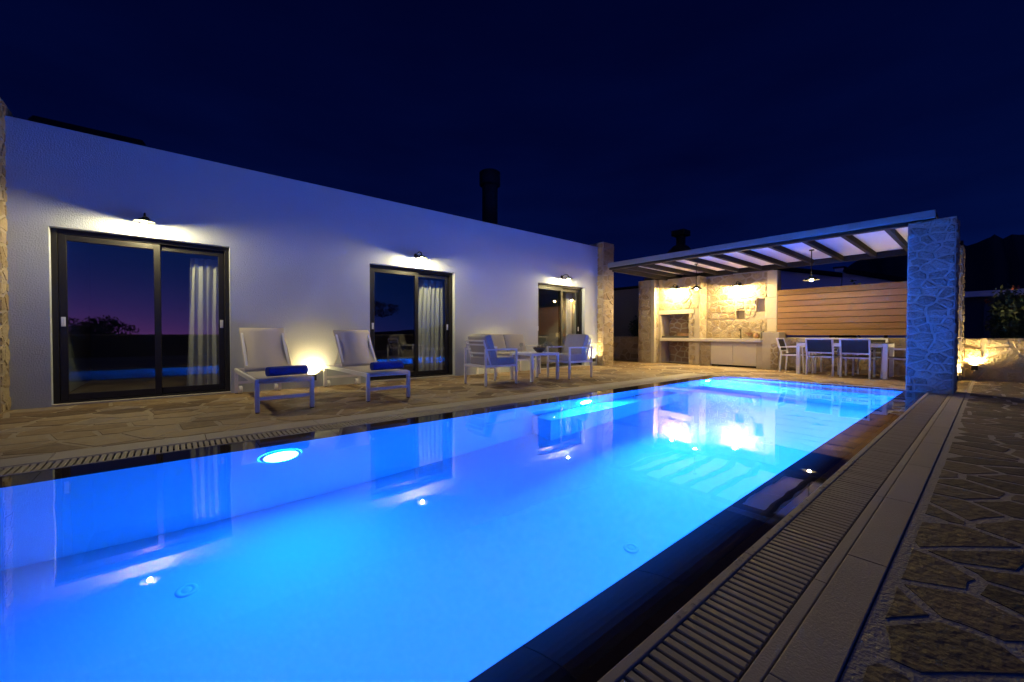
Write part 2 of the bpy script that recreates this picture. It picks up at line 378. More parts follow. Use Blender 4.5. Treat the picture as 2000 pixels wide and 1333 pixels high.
# pool basin
b = MB(); D = -1.37
b.quad((PX0, PY0, D), (PX1, PY0, D), (PX1, PY1, D), (PX0, PY1, D))
b.quad((PX0, PY1, D), (PX1, PY1, D), (PX1, PY1, -.02), (PX0, PY1, -.02))
b.quad((PX0, PY0, D), (PX0, PY0, -.0755), (PX1, PY0, -.0755), (PX1, PY0, D))
b.quad((PX0, PY0, D), (PX0, PY1, D), (PX0, PY1, -.02), (PX0, PY0, -.02))
b.quad((PX1, PY0, D), (PX1, PY0, .0), (PX1, PY1, .0), (PX1, PY1, D))
basin = tag(b.build('pool_basin', 'liner'), kind='structure')
MB().box(3.47, 6.6, PY1-.34, PY1-.003, D+.002, -.6).build('bench', 'liner', basin, bevel=.012)
MB().box(8.55, PX1-.003, PY0+.01, PY1-.003, D+.002, -.42).build('step', 'liner', basin, bevel=.012)
MB().box(8.0, 8.547, PY0+.01, PY1-.003, D+.002, -.85).build('step', 'liner', basin, bevel=.012)
for (x, y) in ((0.04, 3.06), (2.5, 1.65), (5.2, 1.65), (5.4, 2.9)):
    dr = MB(); dr.lathe([(0.001, .008), (.02, .009), (.025, .005), (.03, .005), (.034, .01), (.05, .008), (.055, 0.001)], (x, y, D), 24); dr.build('floor_inlet', 'liner', basin, smooth=True)
# dark overflow lips: tiles just under water
lip = MB()
lipo = empty('pool_lip'); tag(lipo, kind='structure')
def tiles(x0, x1, y0, y1, step, zb, zt):
    x = x0; k = 0
    while x < x1-.01:
        xe = min(x+step, x1); MB().box(x+.0015, xe-.0015, y0, y1, zb, zt).build('tile', 'lip_tile', lipo); x = xe
SY = .690
tiles(PX0-.28, PX1, LY0, SY-.001, 0.6, -.35, -.0035)
x = PX0
while x < PX1-.01:
    xe = min(x+.6, PX1); sl = MB(); a_, b_ = x+.0015, xe-.0015
    prf = [(SY+(PY0-.001-SY)*k/8, -.0045-.072*(k/8)**2) for k in range(9)]+[(PY0-.001, -.35), (SY, -.35)]; n_ = len(prf)
    sl.v = [(a_, y, z) for y, z in prf]+[(b_, y, z) for y, z in prf]
    sl.f = [tuple(range(n_)), tuple(range(n_, 2*n_))[::-1]]+[(i, i+n_, (i+1) % n_+n_, (i+1) % n_) for i in range(n_)]
    sl.build('sloping_tile', 'lip_under', lipo); x = xe
tiles(PX0-.28, PX1, PY1+.001, LY1, 0.6, -.35, -.0035)
MB().box(PX0-.28, PX0-.001, PY0+.002, PY1-.002, -.35, -.0035).build('tile', 'lip_tile', lipo)
wtr = MB(); wtr.quad((PX0, SY, -.004), (PX1, SY, -.004), (PX1, PY1, -.004), (PX0, PY1, -.004))
tag(wtr.build('water', 'water'), kind='structure')

# coping: rims and slabs (each slab a piece)
cop = empty('pool_coping'); tag(cop, kind='structure')
def slabs(x0, x1, y0, y1, step, name, m, z1=0.0, bev=.004, gap=.002):
    x = x0
    while x < x1-.01:
        xe = min(x+step, x1); MB().box(x+gap, xe-gap, y0, y1, -.28, z1).build(name, m, cop, bevel=bev); x = xe
slabs(-4.2, 8.96, .617, .648, 1.2, 'rim', 'concrete', 0.0, .003, .0015)
slabs(-4.2, 8.96, .374, .412, 1.2, 'rim', 'concrete', 0.0, .003, .0015)
slabs(-4.2, 9.58, .248, .370, 0.9, 'slab', 'slab', 0.003, .003)
slabs(-4.3, 9.17, 4.032, 4.048, 1.2, 'rim', 'concrete', 0.0, .003, .0015)
slabs(-4.3, 9.17, 4.262, 4.282, 1.2, 'rim', 'concrete', 0.0, .003, .0015)
slabs(-4.3, 9.17, 4.286, 4.55, 0.9, 'slab', 'slab', 0.003, .003)
ch = MB(); ch.box(-4.3, 9.1, .412, .617, -.30, -.14); ch.box(-4.3, 9.17, 4.048, 4.262, -.30, -.14)
ch.build('channel', 'channel', cop)
fe = MB(); fe.box(PX1, PX1+.05, LY0, LY1+.5, -.28, 0.0); fe.build('rim', 'concrete', cop, bevel=.003)
def grating(label, y0, y1, xs, xe, xfar, group):
    root = empty('drain_grating', (0, y0, 0), 0, label, 'grating', group)
    me = MB().box(0, .028, 0, y1-y0, -.022, -.001).build('slat', 'grate', root); me.location = (xs, 0, 0)
    bm = bmesh.new(); bm.from_mesh(me.data); bmesh.ops.bevel(bm, geom=[e for e in bm.edges if all(v.co.z > -.01 for v in e.verts)], offset=.003, segments=1, affect='EDGES'); bm.to_mesh(me.data); bm.free()
    n = int((xe-xs)/.038); r = random.Random(3)
    for k in range(1, n):
        o = me.copy(); COL.objects.link(o); o.location = (xs+k*.038, 0, r.uniform(-.0012, 0.0008)); o.parent = root
    ex = MB(); x = xfar
    while x < xs-.03: ex.box(x, x+.028, 0, y1-y0, -.022, -.001); x += .038
    tag(ex.build('slat', 'grate', root), kind='stuff')
    for yy in (0.03, y1-y0-.03): MB().box(xfar, xe, yy-.006, yy+.006, -.034, -.0225).build('connecting_rod', 'black_metal', root)
grating('pale slatted overflow grating on the paved near side of the pool, beside the dark flagstones', .418, .612, .60, 8.95, -4.2, 'overflow gratings along the pool')
grating('pale slatted overflow grating along the house side of the pool, in front of the loungers', 4.052, 4.258, -1.30, 9.15, -4.2, 'overflow gratings along the pool')

wd_ = MB(); rw = random.Random(12)
for k in range(150):
    x = 1.2+2.6*rw.random()**1.0; y = rw.choice([rw.uniform(.585, .612), rw.uniform(.62, .648), rw.uniform(.606, .630)]); r0 = rw.uniform(.003, .010)
    wd_.lathe([(r0, -.001), (r0*.8, r0*.25), (r0*.4, r0*.42), (.0005, r0*.46)], (x, y, .0006), 8)
tag(wd_.build('water_drops', 'drop_glass', smooth=True), kind='stuff', label='water drops splashed along the overflow rim')
# ---------------------------------------------------------------- house
house = empty('house', (4, H, 0), 0, 'long low white plastered house with three glazed sliding doors', 'house')
HP = Matrix.Translation((-4, -H, 0))
def hb(mb, name, m, parent=house, **k):
    if parent is house: mb.v = [(x-4, y-H, z) for x, y, z in mb.v]
    return mb.build(name, m, parent, **k)
# openings on the wall plane (x0,x1,ztop)
DO = [(-1.175, 0.655, 2.235), (2.80, 4.655, 2.235), (7.13, 8.97, 2.235)]
TW = 0.30; HT = 3.468; HX0, HX1 = -1.505, 9.552
wl = MB()
xs = [HX0]+[v for d in DO for v in d[:2]]+[HX1]
for i in range(0, len(xs), 2): wl.quad((xs[i], H, 0), (xs[i+1], H, 0), (xs[i+1], H, HT), (xs[i], H, HT))
for a, b_, zt in DO:
    wl.quad((a, H, zt), (b_, H, zt), (b_, H, HT), (a, H, HT))
    wl.quad((a, H, 0), (a, H, zt), (a, H+TW, zt), (a, H+TW, 0)); wl.quad((b_, H, 0), (b_, H+TW, 0), (b_, H+TW, zt), (b_, H, zt)); wl.quad((a, H, zt), (b_, H, zt), (b_, H+TW, zt), (a, H+TW, zt))
    wl.quad((a, H+.001, .002), (b_, H+.001, .002), (b_, H+TW, .002), (a, H+TW, .002))
wl.quad((HX0, H, HT), (HX1, H, HT), (HX1, H+.22, HT), (HX0, H+.22, HT)); wl.quad((HX0, H+.22, HT), (HX1, H+.22, HT), (HX1, H+.22, 3.2), (HX0, H+.22, 3.2))
hb(wl, 'wall', 'plaster')
ow = MB(); ow.box(HX0, HX1, 14.0, 14.3, 0, HT); ow.box(HX0, HX0+.25, H+.30, 14.0, 0, HT-.02); ow.box(HX1-.25, HX1, H+.30, 14.0, 0, HT-.02); hb(ow, 'outer_wall', 'plaster')
rf = MB(); rf.box(HX0+.25, HX1-.25, H+.22, 14.0, 3.0, 3.2); roof = hb(rf, 'roof', 'roofing')
inn = MB(); inn.box(HX0+.26, HX1-.26, 11.2, 11.3, 0, 2.995)
for x in (1.7, 5.9): inn.box(x, x+.12, H+.31, 11.19, 0, 2.995)
hb(inn, 'inner_wall', 'plaster_in')
hb(MB().box(HX0+.26, HX1-.26, H+.31, 13.9, -.1, -.002), 'inner_floor', 'floor_in')
# flue on the roof
fl = MB(); fl.tube([(6.74, 9.0, 3.2), (6.74, 9.0, 5.02)], .215, 24); flu = fl
fl.v = [(x-4, y-H, z) for x, y, z in fl.v]; chim = fl.build('flue', 'black_metal', roof, smooth=False)
cp_ = MB(); cp_.lathe([(0.001, 5.40), (.25, 5.40), (.29, 5.37), (.29, 5.03), (.25, 5.0), (.216, 5.0)], (2.74, 9.0-H, 0), 24); cp_.build('flue_cap', 'black_metal', roof)
# stone end pillars
mat('mortar_pale', (0.38, 0.35, 0.31), 0.95, var=0.2, vscale=12, bump=0.7, bscale=70)
def pillar(x0, x1, y0, y1, z1, seed, parent, m='column_stone', off=(-4, -H, 0), sz=.17, name='stone_pillar', faces='FLR'):
    o = MB().box(x0, x1, y0, y1, 0, z1); o.v = [(x+off[0], y+off[1], z) for x, y, z in o.v]; p = o.build(name, 'mortar_pale' if m == 'column_stone' else 'mortar_wall', parent)
    ox = Vector(off)
    if 'F' in faces: stones(p, 'stone', m, Vector((0, y0, 0))+ox, (1, 0, 0), (0, 0, 1), x0, x1, 0, z1, sz, 1.55, .013, .018, .014, seed=seed, jit=.30, drop=.16)
    if 'L' in faces: stones(p, 'stone', m, Vector((x0, 0, 0))+ox, (0, -1, 0), (0, 0, 1), -y1, -y0, 0, z1, sz, 1.55, .013, .018, .014, seed=seed+1, jit=.30, drop=.16)
    if 'R' in faces: stones(p, 'stone', m, Vector((x1, 0, 0))+ox, (0, 1, 0), (0, 0, 1), y0, y1, 0, z1, sz, 1.25, .018, .012, .012, seed=seed+2)
    return p
pillar(9.556, 10.06, 7.285, 7.80, 3.59, 21, house, 'wall_stone', faces='FL')
pillar(-2.2, -1.509, 7.17, 7.80, 3.62, 31, house, 'wall_stone', faces='FR')

# sliding doors
def sliding_door(i, x0, x1, zt):
    yf = H+.10
    fr = MB(); fw = .055
    fr.box(x0, x0+fw, yf, yf+.12, .003, zt-.002); fr.box(x1-fw, x1, yf, yf+.12, .003, zt-.002)
    fr.box(x0+fw, x1-fw, yf, yf+.12, zt-.06, zt-.002); fr.box(x0+fw, x1-fw, yf, yf+.12, .003, .045)
    d = hb(fr, 'sliding_door', 'anthracite', bevel=.004)
    xm = x0+(x1-x0)*.545
    for (a, b_, yy, side) in ((x0+fw+.004, xm+.035, yf+.012, 0), (xm-.035, x1-fw-.004, yf+.064, 1)):
        s = MB(); sw = .072; z0, z1 = .05, zt-.066
        s.box(a, a+sw, yy, yy+.045, z0, z1); s.box(b_-sw, b_, yy, yy+.045, z0, z1); s.box(a+sw, b_-sw, yy, yy+.045, z1-.075, z1); s.box(a+sw, b_-sw, yy, yy+.045, z0, z0+.085)
        s.v = [(x-4, y-H, z) for x, y, z in s.v]; s.build('sash', 'anthracite', d, bevel=.004)
        g = MB().quad((a+sw-.005, yy+.022, z0+.08), (b_-sw+.005, yy+.022, z0+.08), (b_-sw+.005, yy+.022, z1-.07), (a+sw-.005, yy+.022, z1-.07))
        g.v = [(x-4, y-H, z) for x, y, z in g.v]; g.build('pane', 'pane', d)
        hx = a+.036 if side == 0 else b_-.036
        hd = MB(); hd.box(hx-.021, hx+.021, yy-.008, yy-.001, 1.0, 1.12); hd.box(hx-.013, hx-.006, yy-.014, yy-.0085, 1.015, 1.105); hd.box(hx+.006, hx+.013, yy-.014, yy-.0085, 1.015, 1.105)
        hd.v = [(x-4, y-H, z) for x, y, z in hd.v]; hd.build('handle', 'white_plastic', d, bevel=.002)
    tr = MB().box(x0, x1, H+.004, yf-.002, .003, .022); tr.v = [(x-4, y-H, z) for x, y, z in tr.v]; tr.build('threshold', 'concrete', d, bevel=.003)
for i, (a, b_, zt) in enumerate(DO): sliding_door(i, a, b_, zt)

# curtains inside
def curtain(x0, x1, y, z0, z1, amp, folds, label, flare=0.0):
    mb = MB(); nx, nz = folds*10, 14
    for j in range(nz+1):
        z = z0+(z1-z0)*j/nz; k = 1-j/nz
        for i in range(nx+1):
            u = i/nx; ph = u*folds*2*math.pi
            x = x0-flare*k*(1-u)+(x1-x0+flare*k*(1-u)*0)*u + .012*math.sin(ph*1.7+z)
            mb.v.append((x, y+amp*(1+.35*k)*math.sin(ph+.35*math.sin(z*2+u*9))*(.7+.3*math.sin(u*17)), z))
    for j in range(nz):
        for i in range(nx): a = j*(nx+1)+i; mb.f.append((a, a+1, a+nx+2, a+nx+1))
    o = mb.build('curtain', 'curtain', smooth=True); return tag(o, label, 'curtain', 'curtains behind the sliding doors')
curtain(.19, .62, H+.40, .02, 2.07, .035, 5, 'pale curtain behind the largest sliding door, left of the loungers', .06)
curtain(4.03, 4.60, H+.42, .02, 2.08, .035, 6, 'pale curtain behind the middle sliding door, nearest the blue towels', .12)
curtain(8.62, 8.85, H+.40, .02, 2.1, .03, 2, 'narrow pale curtain behind the sliding door next to the stone pillar')

# dark tank on the roof, far left
tk = empty('solar_water_tank', (-.95, 9.0, 3.2), 0, 'dark solar water tank on the flat roof above the stone pillar', 'water tank')
tb = MB(); tb.lathe([(0.001, -.62), (.2, -.62), (.25, -.58), (.25, .58), (.2, .62), (.001, .62)], (0, 0, .62), 20, 'x'); tb.build('tank', 'roofing', tk, smooth=False)
st = MB()
for sx in (-.45, .45): st.bar((sx, 0, 0), (sx, 0, .42), .04, .04); st.bar((sx, -.8, 0), (sx, .05, .42), .04, .04)
st.build('stand', 'black_metal', tk); MB().bar((0, -.85, .08), (0, -.1, .44), 1.1, .06).build('solar_panel', 'table_dark', tk)

# ---------------------------------------------------------------- lamps on walls
LAMP0 = None
def wall_lamp(loc, rz, label, group, hot=False):
    """gooseneck lamp; local: wall at y=0, lamp projects to -y; bulb at (0,-.16,0)"""
    global LAMP0
    if LAMP0 is None:
        r = empty('wall_lamp', loc, rz); LAMP0 = r
        MB().lathe([(0.001, -.018), (.04, -.018), (.045, -.012), (.045, -.001)], (0, 0, .10), 20, 'y').build('wall_plate', 'black_metal', r)
        MB().tube([(0, -.01, .10), (0, -.06, .135), (0, -.14, .155), (0, -.22, .13), (0, -.25, .075)], .011, 8).build('arm', 'black_metal', r, smooth=True)
        MB().lathe([(.016, .08), (.03, .066), (.05, .056), (.108, .022), (.112, .017), (.106, .019), (.048, .050), (.016, .060)], (0, -.25, 0), 28).build('shade', 'black_metal', r, smooth=True)
        MB().lathe([(.001, -.012), (.013, -.010), (.019, -.004), (.019, .024), (.013, .029), (.001, .031)], (0, -.25, 0), 14).build('bulb', 'bulb', r, smooth=True)
        MB().tube([(0, -.25, .034), (0, -.25, .062)], .014, 10).build('socket', 'black_metal', r)
    else:
        r = copy_tree(LAMP0); r.location = loc; r.rotation_euler = (0, 0, rz)
    if hot:
        for c in r.children:
            if c.name.startswith('bulb'): c.data = c.data.copy(); c.data.materials[0] = MATS['bulb_kitchen']
    return tag(r, label, 'wall lamp', group)
GL = 'gooseneck wall lamps'
wall_lamp((-.29, H, 2.37), 0, 'lit wall lamp above the largest sliding door at the left', GL)
wall_lamp((3.74, H, 2.385), 0, 'lit wall lamp above the middle sliding door', GL)
wall_lamp((8.01, H, 2.35), 0, 'lit wall lamp above the sliding door beside the stone pillar', GL)
# low wall uplights
UP0 = None
def uplight(loc, rz, label, m='uplight'):
    global UP0
    if UP0 is None:
        r = empty('uplight', loc, rz); UP0 = r
        bd = MB(); s = .045
        bd.box(-s, s, -.105, -.015, 0, .004)
        for a in ((-s, s, -.105, -.099), (-s, s, -.021, -.015), (-s, -s+.006, -.0985, -.0215), (s-.006, s, -.0985, -.0215)): bd.box(a[0], a[1], a[2], a[3], .0045, .10)
        bd.build('housing', 'black_metal', r)
        MB().box(-.02, .02, -.0145, -.001, .02, .08).build('bracket', 'black_metal', r)
        MB().box(-.036, .036, -.096, -.024, .076, .082).build('lit_lens', m, r)
    else: r = copy_tree(UP0); r.location = loc; r.rotation_euler = (0, 0, rz)
    if m != 'uplight':
        for c in r.children:
            if c.name.startswith('lit_lens'): c.data = c.data.copy(); c.data.materials[0] = MATS[m]
    return tag(r, label, 'spotlight', 'small black uplights near the floor')
uplight((1.80, H, .12), 0, 'small black uplight on the white wall between the two loungers')
uplight((5.62, H, .12), 0, 'small black uplight on the white wall behind the two-seat sofa')
uplight((9.30, H, .12), 0, 'small black uplight in the corner between last door and stone pillar')

# ---------------------------------------------------------------- pergola
per = empty('pergola', (8.95, .6, 0), 0, 'flat roofed pergola with white ceiling, grey beams and stone columns', 'pergola')
PO = Vector((-8.95, -.6, 0))
def pb(mb, name, m, parent=per, **k):
    mb.v = [(x-8.95, y-.6, z) for x, y, z in mb.v]; return mb.build(name, m, parent, **k)
pb(MB().box(8.93, 9.0, .58, 6.66, 2.70, 2.815), 'fascia_board', 'fascia', bevel=.004)
pb(MB().box(8.97, 9.10, .60, 6.64, 2.64, 2.697), 'front_beam', 'beam', bevel=.004)
for y in (1.16, 1.74, 2.32, 2.90, 3.48, 4.06, 4.64, 5.22, 5.80, 6.30):
    pb(MB().box(9.103, 12.19, y-.035, y+.035, 2.655, 2.765), 'rafter', 'beam', bevel=.004)
pb(MB().box(9.103, 12.19, 6.56, 6.64, 2.60, 2.765), 'end_beam', 'beam', bevel=.004)
pb(MB().box(9.103, 12.19, .60, .68, 2.655, 2.765), 'end_beam', 'beam', bevel=.004)
pb(MB().box(12.193, 12.31, .40, 7.6, 2.64, 2.80), 'back_beam', 'beam', bevel=.004)
edges = [.60, 1.16, 1.74, 2.32, 2.90, 3.48, 4.06, 4.64, 5.22, 5.80, 6.30, 6.64]
for a, b_ in zip(edges[:-1], edges[1:]): pb(MB().box(9.004, 12.19, a+.0015, b_-.0015, 2.768, 2.79), 'ceiling_panel', 'ceiling')
pb(MB().box(9.004, 12.33, .585, 6.655, 2.793, 2.812), 'roof_sheet', 'roofing')
pillar(8.97, 9.50, .365, .885, 2.675, 41, per, 'column_stone', off=(-8.95, -.6, 0), sz=.148, name='stone_column', faces='FL')
pillar(11.78, 12.19, .385, .80, 2.638, 51, per, 'wall_stone', off=(-8.95, -.6, 0), sz=.148, name='stone_column', faces='FL')

# pendant lamps
def pendant(loc, zc, label):
    r = empty('pendant_lamp', loc, 0, label, 'pendant lamp', 'pendant lamps under the pergola')
    L = zc-loc[2]
    MB().tube([(0, 0, .07), (0, 0, L-.02)], .009, 8).build('rod', 'black_metal', r)
    MB().lathe([(.001, L-.001), (.045, L-.001), (.05, L-.02), (.001, L-.024)], n=18).build('ceiling_rose', 'black_metal', r)
    MB().lathe([(.018, .085), (.04, .07), (.07, .05), (.15, .0), (.155, -.007), (.148, -.003), (.07, .042), (.02, .06)], n=28).build('shade', 'black_metal', r, smooth=True)
    sphere(MB(), (0, 0, .004), .034, 12, 8).build('bulb', 'bulb_soft', r, smooth=True)
pendant((10.55, 5.03, 2.11), 2.768, 'lit pendant lamp with dark saucer shade before the stone kitchen')
pendant((10.75, 2.575, 2.105), 2.768, 'lit pendant lamp hanging over the white dining table')

# ---------------------------------------------------------------- outdoor kitchen
kit = empty('outdoor_kitchen', (12, 5.5, 0), 0, 'stone outdoor kitchen with barbecue recess, worktop and cabinet', 'outdoor kitchen')
def kb(mb, name, m, parent=kit, **k):
    mb.v = [(x-12, y-5.5, z) for x, y, z in mb.v]; return mb.build(name, m, parent, **k)
KO = Vector((-12, -5.5, 0)); KT = 2.632
def kst(p, X, y0, y1, z0, z1, seed, sz=.22, m='wall_stone', asp=1.2): stones(p, 'stone', m, Vector((X, 0, 0))+KO, (0, -1, 0), (0, 0, 1), -y1, -y0, z0, z1, sz, asp, .018, .016, .016, seed=seed, jit=.36)
def kstS(p, Y, x0, x1, z0, z1, seed, sz=.22): stones(p, 'stone', 'wall_stone', Vector((0, Y, 0))+KO, (1, 0, 0), (0, 0, 1), x0, x1, z0, z1, sz, 1.2, .024, .012, .014, seed=seed)
# back wall with two niches
NI = [(4.49, 4.72, 1.34, 1.59), (3.98, 4.20, 1.53, 1.90)]     # y0,y1,z0,z1
XB = 12.32
bw = MB(); ys = [3.70, 3.98, 4.20, 4.49, 4.72, 5.552]; zs = [0, 1.34, 1.53, 1.59, 1.90, KT]
def hole(y, z): return any(a < y < b_ and c < z < d for a, b_, c, d in NI)
for i in range(len(ys)-1):
    for j in range(len(zs)-1):
        if not hole((ys[i]+ys[i+1])/2, (zs[j]+zs[j+1])/2): bw.quad((XB, ys[i+1], zs[j]), (XB, ys[i], zs[j]), (XB, ys[i], zs[j+1]), (XB, ys[i+1], zs[j+1]))
for a, b_, c, d in NI:
    e = XB+.16
    bw.quad((XB, a, c), (XB, b_, c), (e, b_, c), (e, a, c)); bw.quad((XB, a, d), (e, a, d), (e, b_, d), (XB, b_, d))
    bw.quad((XB, a, c), (e, a, c), (e, a, d), (XB, a, d)); bw.quad((XB, b_, c), (XB, b_, d), (e, b_, d), (e, b_, c)); bw.quad((e, b_, c), (e, a, c), (e, a, d), (e, b_, d))
bw.box(XB+.17, XB+.30, 3.70, 7.5, 0, KT-.002)
bw.quad((XB, 3.70, 0), (XB+.17, 3.70, 0), (XB+.17, 3.70, KT), (XB, 3.70, KT)); bw.quad((XB, 3.7, KT), (XB+.17, 3.7, KT), (XB+.17, 5.55, KT), (XB, 5.55, KT))
back = kb(bw, 'back_wall', 'mortar_wall')
kst(back, XB, 3.93, 5.55, .80, 1.335, 61, .19); kst(back, XB, 4.725, 5.55, 1.34, 1.9, 62, .19); kst(back, XB, 4.205, 4.485, 1.34, 1.9, 63, .16)
kst(back, XB, 4.49, 4.72, 1.60, 1.9, 66, .17); kst(back, XB, 3.93, 5.55, 1.905, KT-.01, 64, .22)
for k, (z0, z1) in enumerate(((.98, 1.33), (1.335, 1.9), (1.905, 2.27), (2.275, KT-.004))): kb(MB().box(XB-.014, XB-.001, 3.698, 3.925 if k != 1 else 3.975, z0+.004, z1), 'quoin', 'quoin', bevel=.006)
# barbecue block
XF = 11.86; YA, YB, YC, YD = 5.552, 5.87, 6.78, 6.86
blk = MB()
for (y0, y1, z0, z1) in ((YA, YB, 0, KT), (YB, YC, 1.53, KT), (YC, YD, 0, KT)): blk.box(XF, XB+.165, y0, y1, z0, z1)
blk.box(XB+.06, XB+.165, YB, YC, 0, 1.53)
bb = kb(blk, 'barbecue_block', 'mortar_wall')
kst(bb, XF, YA, YC+.08, 1.66, KT-.01, 71, .21); kst(bb, XF, YA+.10, YB, .0, .70, 72, .17); kst(bb, XF, YA+.15, YB, .80, 1.53, 73, .15)
kstS(bb, YA, XF, XB, .80, KT-.01, 74, .2)
kst(bb, XB+.06, YB, YC, .80, 1.53, 75, .2, 'firebrick', 1.6); kst(bb, XB+.06, YB, YC, .02, .68, 76, .2, 'firebrick', 1.6)
kb(MB().box(XF-.016, XF+.05, YB-.16, YC+.075, 1.532, 1.652), 'lintel', 'quoin', bevel=.006)
kb(MB().box(XF+.06, XB+.055, YB+.005, YC-.005, .802, .86), 'grill_bed', 'soot')
kb(MB().box(XB-.02, XB+.05, YB+.02, YB+.62, .862, 1.0), 'firebrick', 'firebrick', bevel=.006)
for k in range(4): kb(MB().box(XF+.17, XF+.235, YB+.05+k*.1, YB+.14+k*.1, .862, .93), 'firebrick', 'ceramic', bevel=.004)
# tall pier at the left
pr = kb(MB().box(11.60, XB+.3, YD+.002, 7.42, 0, KT), 'stone_pier', 'mortar_wall')
kst(pr, 11.60, YD+.1, 7.42, 0, KT-.01, 81, .2); kstS(pr, YD+.002, 11.70, 11.85, 0, KT-.01, 82, .2)
z = 0
for k, dz_ in enumerate((.36, .40, .33, .42, .37, .38, .365)):
    kb(MB().box(11.586, 11.72, YD-.012, YD+.095, z+.004, z+dz_-.004), 'quoin', 'quoin', bevel=.006); z += dz_
# worktop, cabinet, low pier
kb(MB().box(11.80, XB-.016, 3.90, YC-.003, .703, .793), 'worktop', 'worktop', bevel=.006)
cab = kb(MB().box(11.94, XB-.03, 4.05, 5.24, .10, .70), 'cabinet', 'cabinet')
kb(MB().box(12.0, XB-.03, 4.05, 5.24, .0, .099), 'toe_kick', 'black_metal')
for (a, b_) in ((4.055, 4.643), (4.648, 5.235)):
    d = kb(MB().box(11.915, 11.938, a, b_, .05, .662), 'cabinet_door', 'cabinet', bevel=.003)
pu = kb(MB().box(11.91, 12.3, 5.245, YA-.002, 0, .70), 'stone_pier', 'mortar_wall'); kst(pu, 11.91, 5.245, YA+.04, 0, .70, 91, .17)
kb(MB().box(11.905, 12.3, 3.885, 4.045, 0, .70), 'pier_panel', 'quoin', bevel=.005)
lp = kb(MB().box(11.82, XB+.16, 3.50, 3.88, 0, .965), 'stone_pier', 'quoin', bevel=.008); kst(lp, 11.82, 3.5, 3.7, 0, .7, 92, .17)
wall_lamp((XF-.012, 6.24, 2.27), -math.pi/2, 'lit wall lamp on the stone barbecue hood', GL, True)
wall_lamp((XB-.012, 4.62, 2.24), -math.pi/2, 'lit wall lamp on the stone wall above the worktop', GL, True)
# things on the worktop
fa = empty('water_tap', (12.22, 4.55, .793), 0, 'small curved tap standing on the kitchen worktop', 'tap')
MB().tube([(0, 0, 0), (0, 0, .2), (-.03, 0, .245), (-.08, 0, .25), (-.11, 0, .22)], .011, 8).build('spout', 'black_metal', fa, smooth=True); MB().lathe([(.001, .015), (.03, .012), (.03, 0.001)]).build('base', 'black_metal', fa); MB().bar((0, .01, .06), (0, .07, .08), .01, .01).build('lever', 'black_metal', fa)
def pot(x, y, z0, prof, m, name, label, cat):
    return tag(MB().lathe(prof, (x, y, z0), 18).build(name, m, smooth=True), label, cat)
pot(12.12, 4.12, .793, [(.001, .001), (.05, .001), (.075, .05), (.07, .11), (.045, .14), (.05, .155), (.04, .15), (.035, .12), (.001, .02)], 'ceramic', 'clay_jar', 'small brown clay jar on the worktop, left of the darker jar', 'jar')
pot(12.10, 3.96, .793, [(.001, .001), (.055, .001), (.06, .06), (.058, .16), (.03, .185), (.03, .2), (.022, .2), (.001, .03)], 'soot', 'dark_jar', 'dark lidded jar at the right end of the worktop', 'jar')
tag(MB().lathe([(.001, .001), (.01, .001), (.11, .09), (.115, .10), (.105, .095), (.001, .015)], (12.2, 4.34, .86), 22).build('serving_bowl', 'ceramic', smooth=True), 'shallow serving bowl leaning against the wall on the worktop', 'bowl')

# ---------------------------------------------------------------- boundary wall and fence
bwl = empty('boundary_wall', (12.33, .3, 0), 0, 'low rubble stone boundary wall behind the kitchen and dining table', 'wall')
def wb(mb, name, m, **k):
    mb.v = [(x-12.33, y-.3, z) for x, y, z in mb.v]; return mb.build(name, m, bwl, **k)
wb(MB().box(12.22, 12.46, -9, 3.695, -.1, .83), 'core', 'mortar_wall'); wb(MB().box(12.22, 12.46, 7.505, 12, -.1, .83), 'core', 'mortar_wall')
WO = Vector((12.22-12.33, -.3, 0))
for (y0, y1, sd) in ((.90, 3.49, 101), (-4.2, .38, 102), (7.51, 9.6, 103)):
    stones(bwl, 'stone', 'wall_stone', WO, (0, -1, 0), (0, 0, 1), -y1, -y0, 0, .83, .235, 1.35, .02, .022, .02, seed=sd)
fen = empty('wooden_fence', (12.33, 2, .83), 0, 'horizontal brown timber board fence on top of the low stone wall', 'fence')
z = .055
for k in range(8):
    MB().box(-.022, .008, -1.60, 1.69, z, z+.139).build('board', 'wood', fen, bevel=.006); z += .1505
MB().box(.0095, .016, -1.60, 1.69, .06, 1.25).build('gap_shade_sheet', 'black_metal', fen)  # added black sheet, stands in for the shade in the gaps between boards
for y in (-1.45, -.45, .55, 1.6): MB().box(.0165, .05, y-.03, y+.03, 0.001, 1.24).build('post', 'black_metal', fen)

